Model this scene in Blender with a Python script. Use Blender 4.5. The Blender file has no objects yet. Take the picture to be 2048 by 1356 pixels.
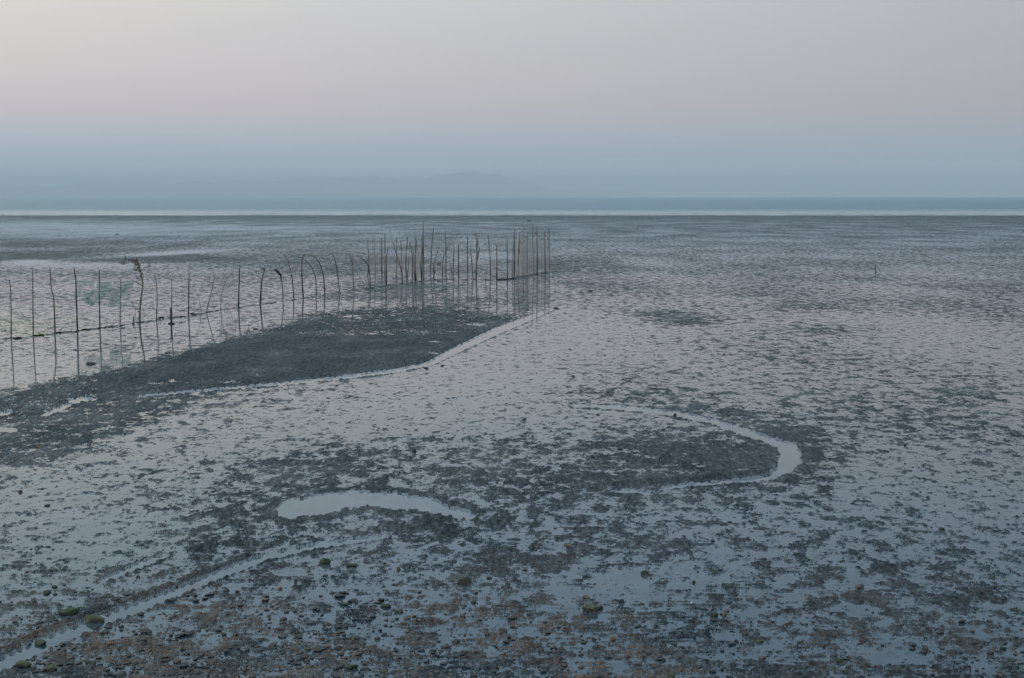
import bpy, bmesh, math, random
import numpy as np
from mathutils import Vector

random.seed(7); rng = np.random.default_rng(11)
S = bpy.context.scene
COL = S.collection
R = math.radians

# ------------------------------------------------------------------ camera
F, H = 2900.0, 3.5                      # focal length in photo pixels (2048 wide), eye height
TH = math.atan(285.0 / F)               # pitch below the horizon
cam_d = bpy.data.cameras.new("camera"); cam = bpy.data.objects.new("camera", cam_d); COL.objects.link(cam)
cam_d.sensor_width = 36; cam_d.lens = 36 * F / 2048
cam_d.clip_start = 0.1; cam_d.clip_end = 60000
cam.location = (0, 0, H); cam.rotation_euler = (math.pi / 2 - TH, 0, 0)
S.camera = cam
CT, ST = math.cos(TH), math.sin(TH)

def at(px, py, y=None):
    """ground point seen at a photo pixel; with y: the point at that depth"""
    a, b = (px - 1024) / F, (678 - py) / F
    d = Vector((a, CT + b * ST, -ST + b * CT))
    t = (-H / d.z) if y is None else y / d.y
    return Vector((0, 0, H)) + d * t

def proj(x, y):
    fwd = y * CT + H * ST
    fwd = np.maximum(fwd, 0.05)
    return 1024 + F * x / fwd, 678 + F * (H * CT - y * ST) / fwd

# ------------------------------------------------------------------ sky
w = bpy.data.worlds.new("World"); S.world = w; w.use_nodes = True
nt = w.node_tree; N = nt.nodes; L = nt.links; N.clear()
out = N.new("ShaderNodeOutputWorld"); bg = N.new("ShaderNodeBackground"); L.new(bg.outputs[0], out.inputs[0])
tc = N.new("ShaderNodeTexCoord"); sp = N.new("ShaderNodeSeparateXYZ"); L.new(tc.outputs["Generated"], sp.inputs[0])
mr = N.new("ShaderNodeMapRange"); mr.inputs[1].default_value = -0.02; mr.inputs[2].default_value = 1.0
L.new(sp.outputs[2], mr.inputs[0])
def lin(c):
    return tuple(((v / 255) / 12.92 if v <= 10 else ((v / 255 + .055) / 1.055) ** 2.4) for v in c) + (1,)
ramp = N.new("ShaderNodeValToRGB"); L.new(mr.outputs[0], ramp.inputs[0])
def e2p(e): return (math.sin(R(e)) + 0.02) / 1.02
stops = [(-1.1, (92, 114, 130)), (-0.15, (130, 156, 174)), (0.25, (143, 165, 180)), (1.5, (154, 172, 186)), (2.4, (170, 179, 190)), (3.4, (185, 184, 192)), (4.8, (194, 193, 198)),
         (7.6, (204, 206, 210)), (12, (194, 210, 223)), (17, (176, 200, 223)), (24, (184, 205, 226)), (40, (210, 231, 250)), (75, (228, 248, 255))]
# the sky stands behind the haze slab built at the end: what the slab takes away and adds is worked out here
HAZE, HAZE_TOP, HAZE_C = 1.62e-4, 350.0, (.273, .370, .450)
def behind_haze(e, c):
    if e < 0.2: e = 0.2
    T = math.exp(-HAZE * min(26000.0, HAZE_TOP / math.sin(R(e))))
    return tuple(max(0.02, min(1.7, (v - (1 - T) * h_) / T)) if T > .035 else v for v, h_ in zip(c[:3], HAZE_C)) + (1,)
es_ = [-1.1, -.15, .25, .6, 1.0, 1.3, 1.6, 1.9, 2.2, 2.5, 2.8, 3.1, 3.4, 3.8, 4.3, 4.8, 5.4, 6.0, 6.8, 7.6, 9, 12, 17, 24, 40, 75]
stops = [(e, tuple(float(np.interp(e, [q[0] for q in stops], [q[1][i] for q in stops])) for i in range(3))) for e in es_]
el = ramp.color_ramp.elements
while len(el) < len(stops): el.new(0.5)
for k, (e, c) in enumerate(stops):
    el[k].position = max(0, min(1, e2p(e))); el[k].color = tuple(v * (1.52 if e > 30 else 1) for v in behind_haze(e, lin(c)))
# brighter towards the sunset on the left, dimmer to the right
az = N.new("ShaderNodeMapRange"); az.inputs[1].default_value = -0.75; az.inputs[2].default_value = 0.75
az.inputs[3].default_value = 1.42; az.inputs[4].default_value = 0.40
L.new(sp.outputs[0], az.inputs[0])
# warm tint on the left, higher up
tint = N.new("ShaderNodeMapRange"); tint.inputs[1].default_value = 0.0; tint.inputs[2].default_value = -0.4
L.new(sp.outputs[0], tint.inputs[0])
tz = N.new("ShaderNodeMapRange"); tz.inputs[1].default_value = 0.03; tz.inputs[2].default_value = 0.15; L.new(sp.outputs[2], tz.inputs[0])
tm = N.new("ShaderNodeMath"); tm.operation = "MULTIPLY"; L.new(tint.outputs[0], tm.inputs[0]); L.new(tz.outputs[0], tm.inputs[1])
wm = N.new("ShaderNodeMix"); wm.data_type = "RGBA"; wm.blend_type = "MULTIPLY"
L.new(tm.outputs[0], wm.inputs[0]); L.new(ramp.outputs[0], wm.inputs[6]); wm.inputs[7].default_value = (1.06, 1.0, 0.85, 1)
mulc = N.new("ShaderNodeVectorMath"); mulc.operation = "SCALE"
L.new(wm.outputs[2], mulc.inputs[0]); L.new(az.outputs[0], mulc.inputs["Scale"])
# faint Nishita share so the upper dome keeps a natural falloff
sky = N.new("ShaderNodeTexSky"); sky.sky_type = "NISHITA"; sky.sun_disc = False
SUN_EL, SUN_AZ = R(58), R(-75)
sky.sun_elevation = R(2); sky.sun_rotation = SUN_AZ
sk = N.new("ShaderNodeVectorMath"); sk.operation = "SCALE"; L.new(sky.outputs[0], sk.inputs[0]); sk.inputs["Scale"].default_value = 0.05
ad = N.new("ShaderNodeVectorMath"); L.new(mulc.outputs[0], ad.inputs[0]); L.new(sk.outputs[0], ad.inputs[1])
L.new(mulc.outputs[0], bg.inputs[0]); bg.inputs[1].default_value = 1.0
# very soft, weak glow of the bright sky on the sunset side
sd = bpy.data.lights.new("sun", "SUN"); so = bpy.data.objects.new("sun", sd); COL.objects.link(so)
sd.energy = 0.25; sd.angle = R(40); sd.color = (1, .93, .86)
dv = Vector((math.sin(SUN_AZ) * math.cos(SUN_EL), math.cos(SUN_AZ) * math.cos(SUN_EL) * -1, math.sin(SUN_EL)))
so.rotation_euler = dv.to_track_quat("Z", "Y").to_euler()

S.view_settings.view_transform = "Standard"; S.view_settings.look = "None"
S.view_settings.exposure = 0.0; S.view_settings.gamma = 1.0
S.cycles.max_bounces = 6; S.cycles.transparent_max_bounces = 24; S.cycles.volume_bounces = 0
S.cycles.use_denoising = True
S.cycles.sample_clamp_indirect = 4.0

# ------------------------------------------------------------------ helpers
def tag(o, label=None, cat=None, group=None, kind=None):
    if label: o["label"] = label
    if cat: o["category"] = cat
    if group: o["group"] = group
    if kind: o["kind"] = kind
    return o

def mesh_obj(name, verts, faces, mat, parent=None, smooth=True):
    me = bpy.data.meshes.new(name); me.from_pydata([tuple(v) for v in verts], [], faces); me.update()
    if smooth: me.polygons.foreach_set("use_smooth", [True] * len(me.polygons))
    me.materials.append(mat)
    o = bpy.data.objects.new(name, me); COL.objects.link(o)
    if parent: o.parent = parent
    return o

def empty(name, loc=(0, 0, 0), rz=0):
    o = bpy.data.objects.new(name, None); COL.objects.link(o); o.location = loc; o.rotation_euler = (0, 0, rz)
    o.empty_display_size = 0.1
    return o

class NB:
    """small node builder"""
    def __init__(s, name):
        s.m = bpy.data.materials.new(name); s.m.use_nodes = True
        s.t = s.m.node_tree; s.t.nodes.clear(); s.out = s.t.nodes.new("ShaderNodeOutputMaterial")
    def n(s, typ, **kw):
        nd = s.t.nodes.new("ShaderNode" + typ)
        for k, v in kw.items(): setattr(nd, k, v)
        return nd
    def put(s, sock, v):
        if hasattr(v, "is_output") or isinstance(v, bpy.types.NodeSocket): s.t.links.new(v, sock)
        elif v is not None: sock.default_value = v
    def math(s, op, a, b=None, c=None, clamp=False):
        nd = s.n("Math", operation=op, use_clamp=clamp)
        s.put(nd.inputs[0], a)
        if b is not None: s.put(nd.inputs[1], b)
        if c is not None: s.put(nd.inputs[2], c)
        return nd.outputs[0]
    def noise(s, vec, scale, detail=2, rough=.5, dist=0.0):
        nd = s.n("TexNoise"); s.put(nd.inputs["Vector"], vec)
        nd.inputs["Scale"].default_value = scale; nd.inputs["Detail"].default_value = detail
        nd.inputs["Roughness"].default_value = rough; nd.inputs["Distortion"].default_value = dist
        return nd.outputs["Fac"]
    def mapr(s, v, a, b, c=0.0, d=1.0, smooth=False):
        nd = s.n("MapRange"); nd.clamp = True
        if smooth: nd.interpolation_type = "SMOOTHSTEP"
        for i, q in enumerate((v, a, b, c, d)): s.put(nd.inputs[i], q)
        return nd.outputs[0]
    def mix(s, f, a, b, blend="MIX"):
        nd = s.n("Mix", data_type="RGBA", blend_type=blend)
        s.put(nd.inputs[0], f); s.put(nd.inputs[6], a); s.put(nd.inputs[7], b)
        return nd.outputs[2]
    def bsdf(s, col, rough=.6, spec=.5, normal=None, **kw):
        p = s.n("BsdfPrincipled"); s.put(p.inputs["Base Color"], col); s.put(p.inputs["Roughness"], rough)
        s.put(p.inputs["Specular IOR Level"], spec)
        if normal is not None: s.put(p.inputs["Normal"], normal)
        for k, v in kw.items(): s.put(p.inputs[k], v)
        return p.outputs[0]
    def bump(s, h, dist, strength=1.0, normal=None):
        b = s.n("Bump"); s.put(b.inputs["Height"], h); s.put(b.inputs["Distance"], dist); s.put(b.inputs["Strength"], strength)
        if normal is not None: s.put(b.inputs["Normal"], normal)
        return b.outputs[0]
    def attr(s, name):
        return s.n("Attribute", attribute_name=name).outputs["Fac"]
    def scaled(s, vec, sc):
        m = s.n("Mapping"); s.put(m.inputs["Vector"], vec); m.inputs["Scale"].default_value = sc
        return m.outputs[0]
    def done(s, surf):
        s.t.links.new(surf, s.out.inputs["Surface"]); return s.m

def c3(r, g, b): return (r, g, b, 1)

# ------------------------------------------------------------------ tidal flat : coverage map
def cover_px(u, v):
    """share of the flat that is bare mud (0..1) at each point, plus side maps"""
    n = u.size
    # base by distance
    vs = [300, 432, 445, 470, 500, 560, 620, 700, 800, 900, 1000, 1100, 1180, 1250, 1320, 1400, 9000]
    cs = [.9, .87, .74, .60, .55, .52, .42, .34, .34, .38, .38, .38, .40, .45, .52, .58, .6]
    c = np.interp(v, vs, cs)
    brown = np.interp(v, [1020, 1130, 1230, 1300, 9000], [0, .18, .72, .95, .98]) * np.interp(u, [-400, 150, 1250, 1700, 2100], [.5, .95, .9, .45, .25])
    lift = np.zeros(n); smooth = np.zeros(n)

    def ell(cx, cy, rx, ry, val, ang=0, pw=1.0):
        ca, sa = math.cos(R(ang)), math.sin(R(ang))
        dx, dy = u - cx, v - cy
        a = (dx * ca + dy * sa) / rx; b = (-dx * sa + dy * ca) / ry
        k = np.exp(-(a * a + b * b) ** pw * 0.9)
        c[:] = c * (1 - k) + val * k
        return k
    # broad areas
    ell(350, 455, 450, 9, .28); ell(900, 446, 700, 6, .62)
    ell(60, 452, 160, 10, .25); ell(180, 462, 200, 10, .3)
    ell(80, 487, 220, 9, .85); ell(60, 512, 210, 11, .99, pw=1.6); ell(330, 519, 210, 9, .97, pw=1.5); ell(480, 500, 200, 8, .8)
    ell(150, 531, 140, 6, .3); ell(60, 524, 50, 4, .1); ell(350, 506, 130, 4, .12, -3)
    ell(640, 516, 90, 5, .85); ell(700, 538, 120, 12, .9); ell(800, 523, 90, 6, .9); ell(590, 525, 60, 6, .85)
    ell(440, 560, 260, 20, .5); ell(200, 600, 260, 30, .42); ell(1120, 533, 90, 8, .9); ell(1180, 524, 70, 6, .8)
    ell(1240, 540, 120, 12, .7)
    ell(200, 720, 240, 22, .2); ell(90, 760, 120, 16, .14); ell(420, 660, 140, 20, .2); ell(60, 705, 90, 10, .4)
    ell(780, 587, 180, 10, .65); ell(900, 600, 120, 8, .5)
    ell(1000, 700, 240, 55, .18); ell(900, 800, 280, 45, .17); ell(1150, 670, 120, 36, .18); ell(700, 850, 260, 40, .22)
    ell(1560, 645, 260, 26, .27); ell(1370, 642, 70, 11, .85); ell(1330, 628, 60, 6, .8); ell(1620, 612, 70, 8, .65); ell(1650, 660, 90, 9, .6)
    ell(1330, 680, 90, 10, .4); ell(1500, 590, 60, 5, .7)
    ell(1000, 760, 160, 26, .12); ell(1750, 800, 200, 40, .42); ell(1930, 790, 70, 20, .7); ell(1300, 790, 160, 18, .62); ell(1850, 850, 160, 30, .5)
    ell(1330, 745, 80, 14, .5)
    ell(120, 1000, 180, 50, .24); ell(350, 880, 260, 50, .26); ell(300, 1000, 150, 30, .4); ell(60, 1110, 90, 40, .6)
    ell(650, 930, 140, 40, .86, -6); ell(470, 1035, 150, 40, .8); ell(560, 960, 110, 26, .7); ell(430, 1075, 160, 30, .7)
    ell(850, 1055, 120, 24, .93); ell(960, 1040, 90, 25, .7); ell(940, 960, 150, 26, .66); ell(880, 900, 80, 24, .5)
    ell(1130, 915, 80, 14, .1); ell(1050, 900, 120, 22, .6); ell(1090, 1000, 120, 16, .55)
    ell(1370, 915, 210, 52, .93, 4, 1.5); ell(1180, 960, 150, 26, .82); ell(1500, 930, 90, 45, .97, pw=1.5)
    ell(1610, 905, 45, 45, .95); ell(1560, 870, 80, 22, .9, 20); ell(1400, 820, 110, 12, .9, 6)
    ell(1340, 1005, 130, 16, .7); ell(1500, 985, 120, 10, .75); ell(1650, 1010, 140, 14, .45)
    ell(1250, 1165, 150, 42, .03, pw=1.3); ell(1150, 1090, 120, 20, .3); ell(1300, 1085, 190, 26, .62); ell(1010, 1130, 110, 26, .75)
    ell(1500, 1170, 130, 60, .22); ell(1450, 1200, 90, 18, .55); ell(1700, 1130, 200, 40, .5); ell(1850, 1090, 200, 60, .55)
    ell(1920, 1180, 160, 40, .72); ell(1780, 1240, 170, 22, .45); ell(1780, 1310, 120, 20, .1); ell(1550, 1300, 90, 16, .12)
    ell(1960, 1290, 90, 20, .7); ell(1980, 1330, 90, 14, .2)
    ell(560, 1180, 80, 30, .35); ell(330, 1250, 90, 22, .25); ell(420, 1290, 110, 16, .3); ell(730, 1290, 90, 14, .35); ell(560, 1300, 80, 10, .3)
    ell(400, 1130, 150, 18, .6); ell(200, 1100, 110, 20, .12); ell(230, 1045, 120, 18, .12)

    ell(850, 573, 110, 6, .85); ell(930, 599, 80, 4, .8); ell(1030, 586, 60, 4, .7); ell(700, 596, 90, 6, .7)
    def poly_sd(pts, vs=2.5):
        """signed distance (inside > 0) in px, rows stretched"""
        P = np.array(pts, float); P[:, 1] *= vs
        x, y = u, v * vs
        best = np.full(n, 1e9); inside = np.zeros(n, bool)
        for i in range(len(P)):
            a, b = P[i], P[(i + 1) % len(P)]
            ab = b - a; t = np.clip(((x - a[0]) * ab[0] + (y - a[1]) * ab[1]) / (ab @ ab), 0, 1)
            d = np.hypot(x - a[0] - t * ab[0], y - a[1] - t * ab[1]); best = np.minimum(best, d)
            cond = (a[1] > y) != (b[1] > y)
            with np.errstate(divide="ignore", invalid="ignore"):
                xi = (b[0] - a[0]) * (y - a[1]) / (b[1] - a[1] + 1e-12) + a[0]
            inside ^= cond & (x < xi)
        return np.where(inside, best, -best)
    def sstep(x, a, b):
        t = np.clip((x - a) / (b - a), 0, 1); return t * t * (3 - 2 * t)
    # the smooth mud bank
    bank = [(-60, 812), (0, 800), (90, 768), (250, 735), (400, 698), (520, 668), (570, 650), (600, 634), (700, 618), (790, 612), (920, 613), (1000, 625), (1052, 632),
            (985, 664), (930, 692), (860, 727), (800, 741), (700, 754), (600, 764), (480, 775), (380, 784), (250, 795), (150, 806), (60, 830), (-60, 850)]
    sdist = poly_sd(bank)
    k = sstep(sdist, -30, 22)
    inner = np.where(v < 668, .84, .992) * 1.0
    inner = np.where(u < 330, .93, inner)
    c[:] = c * (1 - k) + inner * k
    smooth[:] = k * np.interp(u, [150, 330], [.3, 1]); lift += k * 0.015
    for a in ((740, 667, 90, 4, .6), (870, 684, 15, 2, .0), (950, 650, 14, 2, .0), (700, 633, 18, 2, .2), (460, 765, 40, 4, .45), (310, 768, 12, 2.5, .0), (345, 764, 10, 3, .0),
              (850, 664, 60, 4, .7), (640, 668, 60, 3, .7), (330, 735, 6, 2, .0), (870, 707, 14, 2, .2), (990, 620, 60, 3, .4)):
        ell(*a)
    # its ragged landward corner
    kk = sstep(poly_sd([(-60, 800), (120, 770), (300, 790), (380, 800), (300, 830), (200, 880), (110, 915), (-60, 950)]), -70, 60)
    c[:] = c * (1 - kk) + .84 * kk

    def line(pts, ws, val=-1, side=0, bank_w=0, bank_c=.95, bl=0.0, vs=2.5, wig=0.0):
        """water channel along a polyline; widths are heights in px"""
        best = np.full(n, 1e9); wid = np.zeros(n); far = np.zeros(n)
        x, y = u, v * vs
        for i in range(len(pts) - 1):
            a = np.array((pts[i][0], pts[i][1] * vs)); b = np.array((pts[i + 1][0], pts[i + 1][1] * vs)); ab = b - a
            t = np.clip(((x - a[0]) * ab[0] + (y - a[1]) * ab[1]) / (ab @ ab), 0, 1)
            dx, dy = x - a[0] - t * ab[0], y - a[1] - t * ab[1]
            d = np.hypot(dx, dy); q = d < best
            best[q] = d[q]; wid[q] = (ws[i] + (ws[i + 1] - ws[i]) * t)[q] * vs * .5
            far[q] = (dy < 0)[q]
        if wig:
            wid = wid * (1 + wig * (np.sin(u * .11 + v * .3) + np.sin(u * .043 + 1.3 + v * .05)))
        e = best - wid
        if bank_w:
            bw = bank_w * vs
            kb = sstep(-e, -bw, -bw * .6) * (e > -2) * (1 if side == 0 else far)
            c[:] = c * (1 - kb) + bank_c * kb
            lift[:] = lift + bl * kb * np.clip(1 - e / bw, 0, 1) * sstep(e, 0, bw * .4) * far
        kw = sstep(-e, -3.0, 2.0)
        if val < 0: chan[:] = np.maximum(chan, kw)
        return e
    chan = np.zeros(n)
    # creek along the seaward edge of the mud bank
    line([(1130, 612), (1100, 620), (1050, 640), (990, 664), (930, 693), (860, 728), (800, 741.5), (700, 754.5), (600, 765), (480, 776), (380, 785), (280, 794)],
         [1.0, 3.0, 6, 7.5, 7, 5, 4, 3, 2.2, 1.8, 1.3, 1], side=0, bank_w=2.6, bank_c=.8, bl=.01, wig=.12)
    # ridge across the bank
    line([(420, 702), (340, 732), (270, 760), (205, 790)], [1.6, 2, 1.5, 1], val=0, bank_w=6, bank_c=1, bl=.03)
    line([(142, 803), (165, 800.5), (188, 801)], [6, 6, 3]); line([(88, 832), (135, 812)], [2.5, 4]); line([(0, 860), (26, 861)], [7, 5]); line([(0, 832), (18, 824)], [4, 3])
    # straight drag channel at lower left
    line([(-60, 1352), (0, 1333), (100, 1284), (200, 1245), (300, 1207), (420, 1158), (520, 1119), (620, 1096), (700, 1083), (770, 1075)],
         [20, 18.5, 16.5, 15, 13.5, 11.5, 10, 9.5, 9, 6], side=0, bank_w=3.2, bank_c=.93, bl=.008)
    line([(-60, 1328), (0, 1310), (100, 1262), (200, 1226), (300, 1190), (420, 1145), (500, 1113)], [4, 4, 4, 4, 3, 2, 1], val=0, bank_w=6, bank_c=.93, bl=.016, side=1)
    line([(205, 1163), (290, 1127), (330, 1112)], [5, 9, 5], bank_w=4, bank_c=.9)
    # curved creek on the right
    line([(1150, 812), (1230, 815), (1300, 822), (1370, 832), (1430, 845), (1480, 862), (1530, 878), (1575, 894), (1582, 915), (1572, 940), (1530, 958), (1440, 966), (1370, 972), (1325, 977)],
         [4.5, 5.5, 6, 6.5, 7, 8, 9, 12, 14, 12, 6, 4.5, 3.5, 3], side=0, bank_w=5, bank_c=.78, bl=.012, wig=.14)
    line([(1220, 986), (1245, 984), (1280, 985)], [3, 7, 5], bank_w=4)
    line([(1240, 974), (1330, 968), (1440, 960), (1540, 950)], [3, 4, 4, 3], val=0, bank_w=10, bank_c=1, bl=.05, side=1)
    # the oblong pool
    pool = [(553, 1022), (562, 1008), (590, 999), (630, 992), (700, 983), (790, 987), (870, 1000), (900, 1015), (940, 1026), (950, 1036), (900, 1035), (850, 1022),
            (790, 1020), (735, 1011), (690, 1019), (640, 1029), (590, 1037), (562, 1034)]
    wob = 3.5 * np.sin(u * .09) + 3 * np.sin(u * .21 + v * .35) + 2 * np.sin(u * .5 + v * .2)
    pd = poly_sd(pool) + wob
    kb = sstep(pd, -42, -14); c[:] = np.where(pd < 0, c * (1 - kb) + .93 * kb, c); chan[:] = np.maximum(chan, sstep(pd, -2, 2))
    # dark foot of the fence
    line([(-60, 683), (0, 679), (66, 673), (155, 663), (240, 652), (312, 641), (378, 632), (442, 620), (520, 610), (566, 603), (606, 597), (650, 591), (708, 581), (741, 577), (773, 572),
          (824, 566), (868, 560), (952, 560), (994, 560.5), (1030, 556), (1070, 548), (1100, 544), (1180, 541)], [.4] * 23, val=0, bank_w=1.5, bank_c=.7, bl=.02)
    # bright water round the fence reflections
    ell(980, 1040, 45, 10, .3)
    algae = np.exp(-(((u - 30) / 85) ** 2 + ((v - 648) / 20) ** 2)) + .5 * np.exp(-(((u - 90) / 40) ** 2 + ((v - 668) / 5) ** 2)) + .35 * np.exp(-(((u - 1105) / 20) ** 2 + ((v - 543) / 3) ** 2))
    c[:] = np.clip(c, .002, .9985)
    return c, chan, lift, brown, algae * 1.8, smooth

def probit(p):
    # Acklam-like rational approximation via tanh series is enough here
    a = 8 * (math.pi - 3) / (3 * math.pi * (4 - math.pi)); x = 2 * p - 1
    ln = np.log(np.maximum(1 - x * x, 1e-12)); t = 2 / (math.pi * a) + ln / 2
    return math.sqrt(2) * np.sign(x) * np.sqrt(np.sqrt(t * t - ln / a) - t)

def build_flat(mat):
    vpx = np.concatenate([np.arange(431.3, 520, .8), np.arange(520, 700, 1.1), np.arange(700, 1390, 1.35), np.array([1410, 1450, 1520, 1650, 1900, 2300, 3000])])[::-1]
    d = np.array([at(1024, p).y for p in vpx])
    d = np.concatenate([[-60, -20, -5, 0.5, 2.0], d, [290, 330]])
    upx = np.concatenate([[-25000, -14000, -8000, -3000, -1200, -500, -200], np.arange(-90, 2140, 1.9), [2250, 2550, 3300, 5000, 10000, 16000, 27000]])
    t = (upx - 1024) / F
    width = np.maximum(d, 9.0)
    X = t[None, :] * (width[:, None] * CT + H * ST); Y = np.repeat(d[:, None], len(t), 1)
    nr, nc = X.shape
    Z = np.zeros_like(X); Z[Y > 275] = -0.5
    u, v = proj(X.ravel(), Y.ravel())
    c, chan, lift, brown, algae, smooth = cover_px(u, v)
    bias = probit(c)
    co = np.stack([X.ravel(), Y.ravel(), Z.ravel()], 1).astype(np.float32)
    idx = np.arange(nr * nc).reshape(nr, nc)
    q = np.stack([idx[:-1, :-1], idx[:-1, 1:], idx[1:, 1:], idx[1:, :-1]], -1).reshape(-1, 4)
    me = bpy.data.meshes.new("tidal_flat")
    me.vertices.add(len(co)); me.vertices.foreach_set("co", co.ravel())
    me.loops.add(q.size); me.loops.foreach_set("vertex_index", q.ravel().astype(np.int32))
    me.polygons.add(len(q)); me.polygons.foreach_set("loop_start", np.arange(0, q.size, 4, dtype=np.int32))
    me.polygons.foreach_set("loop_total", np.full(len(q), 4, np.int32))
    me.polygons.foreach_set("use_smooth", np.ones(len(q), bool))
    for nm, arr in (("bias", bias), ("chan", chan), ("lift", lift), ("brown", brown), ("algae", algae), ("smoothmud", smooth)):
        a = me.attributes.new(nm, "FLOAT", "POINT"); a.data.foreach_set("value", arr.astype(np.float32))
    me.update(); me.validate()
    me.materials.append(mat)
    o = bpy.data.objects.new("tidal_flat", me); COL.objects.link(o); o["kind"] = "structure"
    return o

def flat_material():
    b = NB("wet_mud_flat"); b.m.displacement_method = "DISPLACEMENT"
    g = b.n("TexCoord").outputs["Object"]
    sx = b.n("SeparateXYZ"); b.put(sx.inputs[0], g)
    p1 = b.scaled(g, (1.0, .62, 1.0))
    big = b.noise(b.scaled(g, (1, .45, 1)), .22, 2, .5)
    n1 = b.noise(p1, 3.3, 9, .76, .2)
    n2 = b.noise(b.scaled(g, (1.0, .75, 1)), 13.0, 4, .65)
    # fringe of little sand ripples, crests across the view
    wv = b.n("TexWave", wave_type="BANDS", bands_direction="Y", wave_profile="SIN")
    b.put(wv.inputs["Vector"], b.scaled(g, (.8, 1, 1))); wv.inputs["Scale"].default_value = 2.7; wv.inputs["Distortion"].default_value = 6.5
    wv.inputs["Detail"].default_value = 2.0; wv.inputs["Detail Scale"].default_value = .75
    rip = b.math("MULTIPLY", wv.outputs["Fac"], b.mapr(b.noise(g, 3.5, 3, .6), .35, .6, .25, 1.0))
    bias, chan, lift = b.attr("bias"), b.attr("chan"), b.attr("lift"); brown = b.attr("brown"); algae = b.attr("algae"); sm = b.attr("smoothmud")
    near = b.mapr(sx.outputs[1], 14, 32, 1, 0)
    h = b.math("MULTIPLY", b.math("SUBTRACT", n1, .5), 1.0)
    h = b.math("ADD", h, b.math("MULTIPLY", b.math("SUBTRACT", big, .5), .22))
    h = b.math("ADD", h, b.math("MULTIPLY", b.math("SUBTRACT", n2, .5), .28))
    h = b.math("ADD", h, b.math("MULTIPLY", b.math("MULTIPLY", b.math("SUBTRACT", rip, .45), .26), b.math("MULTIPLY", near, b.math("ADD", .18, b.math("POWER", brown, 1.5)))))
    h = b.math("ADD", h, b.math("MULTIPLY", bias, .088))
    # small flecks of mud in the shallow water and small puddles in the mud
    nf = b.noise(b.scaled(g, (1, .8, 1)), 5.5, 7, .78, .3); nh = b.noise(b.scaled(g, (1.05, .7, 1)), 4.1, 6, .72, .3)
    calm = b.mapr(bias, -3.2, -1.6, .35, 0)
    fl = b.math("SUBTRACT", b.math("ADD", b.math("SUBTRACT", nf, .552), b.math("MULTIPLY", bias, .012)), calm)
    h = b.math("MAXIMUM", h, fl)
    ho = b.math("ADD", b.math("SUBTRACT", .603, nh), b.math("ADD", b.math("MULTIPLY", sm, .025), b.mapr(bias, 1.2, 2.9, 0, .06)))
    h = b.math("MINIMUM", h, b.math("MULTIPLY", ho, 1.5))
    h = b.math("SUBTRACT", h, b.math("MULTIPLY", chan, 2.4))
    mud = b.mapr(h, 0.0, .010)
    hp = b.math("MAXIMUM", h, 0.0)
    hp = b.math("MINIMUM", hp, b.math("ADD", .16, b.math("MULTIPLY", b.math("SUBTRACT", n2, .5), .10)))
    hgt = b.math("MULTIPLY", hp, b.mapr(sm, 0, 1, .13, .09))
    hgt = b.math("ADD", hgt, b.math("MULTIPLY", b.math("MULTIPLY", b.math("SUBTRACT", rip, .2), .016), b.math("MULTIPLY", mud, near)))
    hgt = b.math("ADD", hgt, b.math("MULTIPLY", b.math("MULTIPLY", lift, b.mapr(h, 0, .06)), b.math("ADD", .55, n2)))
    dsp = b.n("Displacement"); b.put(dsp.inputs["Height"], hgt); dsp.inputs["Midlevel"].default_value = 0; dsp.inputs["Scale"].default_value = 1.0
    # only above-water ground is displaced; outer low skirt unaffected
    b.t.links.new(dsp.outputs[0], b.out.inputs["Displacement"])
    # mud
    fine = b.noise(g, 46, 3, .6); mid = b.noise(g, 14, 3, .6)
    col = b.mix(b.mapr(mid, .35, .65), c3(.007, .013, .019), c3(.024, .036, .046))
    col = b.mix(b.mapr(fine, .55, .75, 0, .5), col, c3(.06, .076, .085))
    bmask = b.math("MULTIPLY", b.mapr(b.noise(p1, .9, 3, .6), .42, .58), brown)
    bcol = b.mix(b.mapr(fine, .35, .65), c3(.062, .045, .039), c3(.155, .114, .098))
    col = b.mix(bmask, col, bcol)
    grain = b.noise(b.scaled(g, (1, .22, 1)), 20, 4, .7)
    col = b.mix(b.mapr(grain, .50, .66, 0, .8), col, c3(.085, .105, .12)); col = b.mix(b.mapr(grain, .36, .46, .75, 0), col, c3(.004, .007, .010))
    # mud colour goes darker close to the water line
    col = b.mix(b.mapr(h, .0, .045, .5, 0), col, c3(.010, .014, .018))
    amask = b.math("MULTIPLY", b.mapr(b.noise(p1, 3.0, 4, .6), .42, .55), algae, clamp=True)
    col = b.mix(amask, col, c3(.035, .075, .022))
    nrm = b.bump(b.math("ADD", fine, b.math("MULTIPLY", mid, 1.6)), .022, 1.0)
    sheen = b.math("ADD", b.noise(b.scaled(g, (1, .5, 1)), .9, 5, .65), b.math("MULTIPLY", sm, .12))
    ms = b.bsdf(col, b.math("ADD", b.mapr(mid, .3, .7, .36, .62), b.mapr(sheen, .35, .65, -.04, .2)), b.mapr(sheen, .35, .65, .24, .09), nrm)
    # standing water film
    up = b.n("Combine" + "XYZ"); up.inputs[2].default_value = 1.0
    wn = b.bump(b.noise(b.scaled(g, (1, .5, 1)), 1.3, 3, .5), .0012, 1.0, up.outputs[0])
    wcol = b.mix(b.mapr(b.noise(p1, 3.3, 4, .6), .4, .65), c3(.024, .042, .058), c3(.052, .076, .095))
    wcol = b.mix(b.math("MULTIPLY", amask, .9), wcol, c3(.04, .09, .03))
    ws = b.bsdf(wcol, .03, .5, wn, IOR=1.48)
    mx = b.n("MixShader"); b.put(mx.inputs[0], mud); b.put(mx.inputs[1], ws); b.put(mx.inputs[2], ms)
    return b.done(mx.outputs[0])

flat = build_flat(flat_material())

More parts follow.
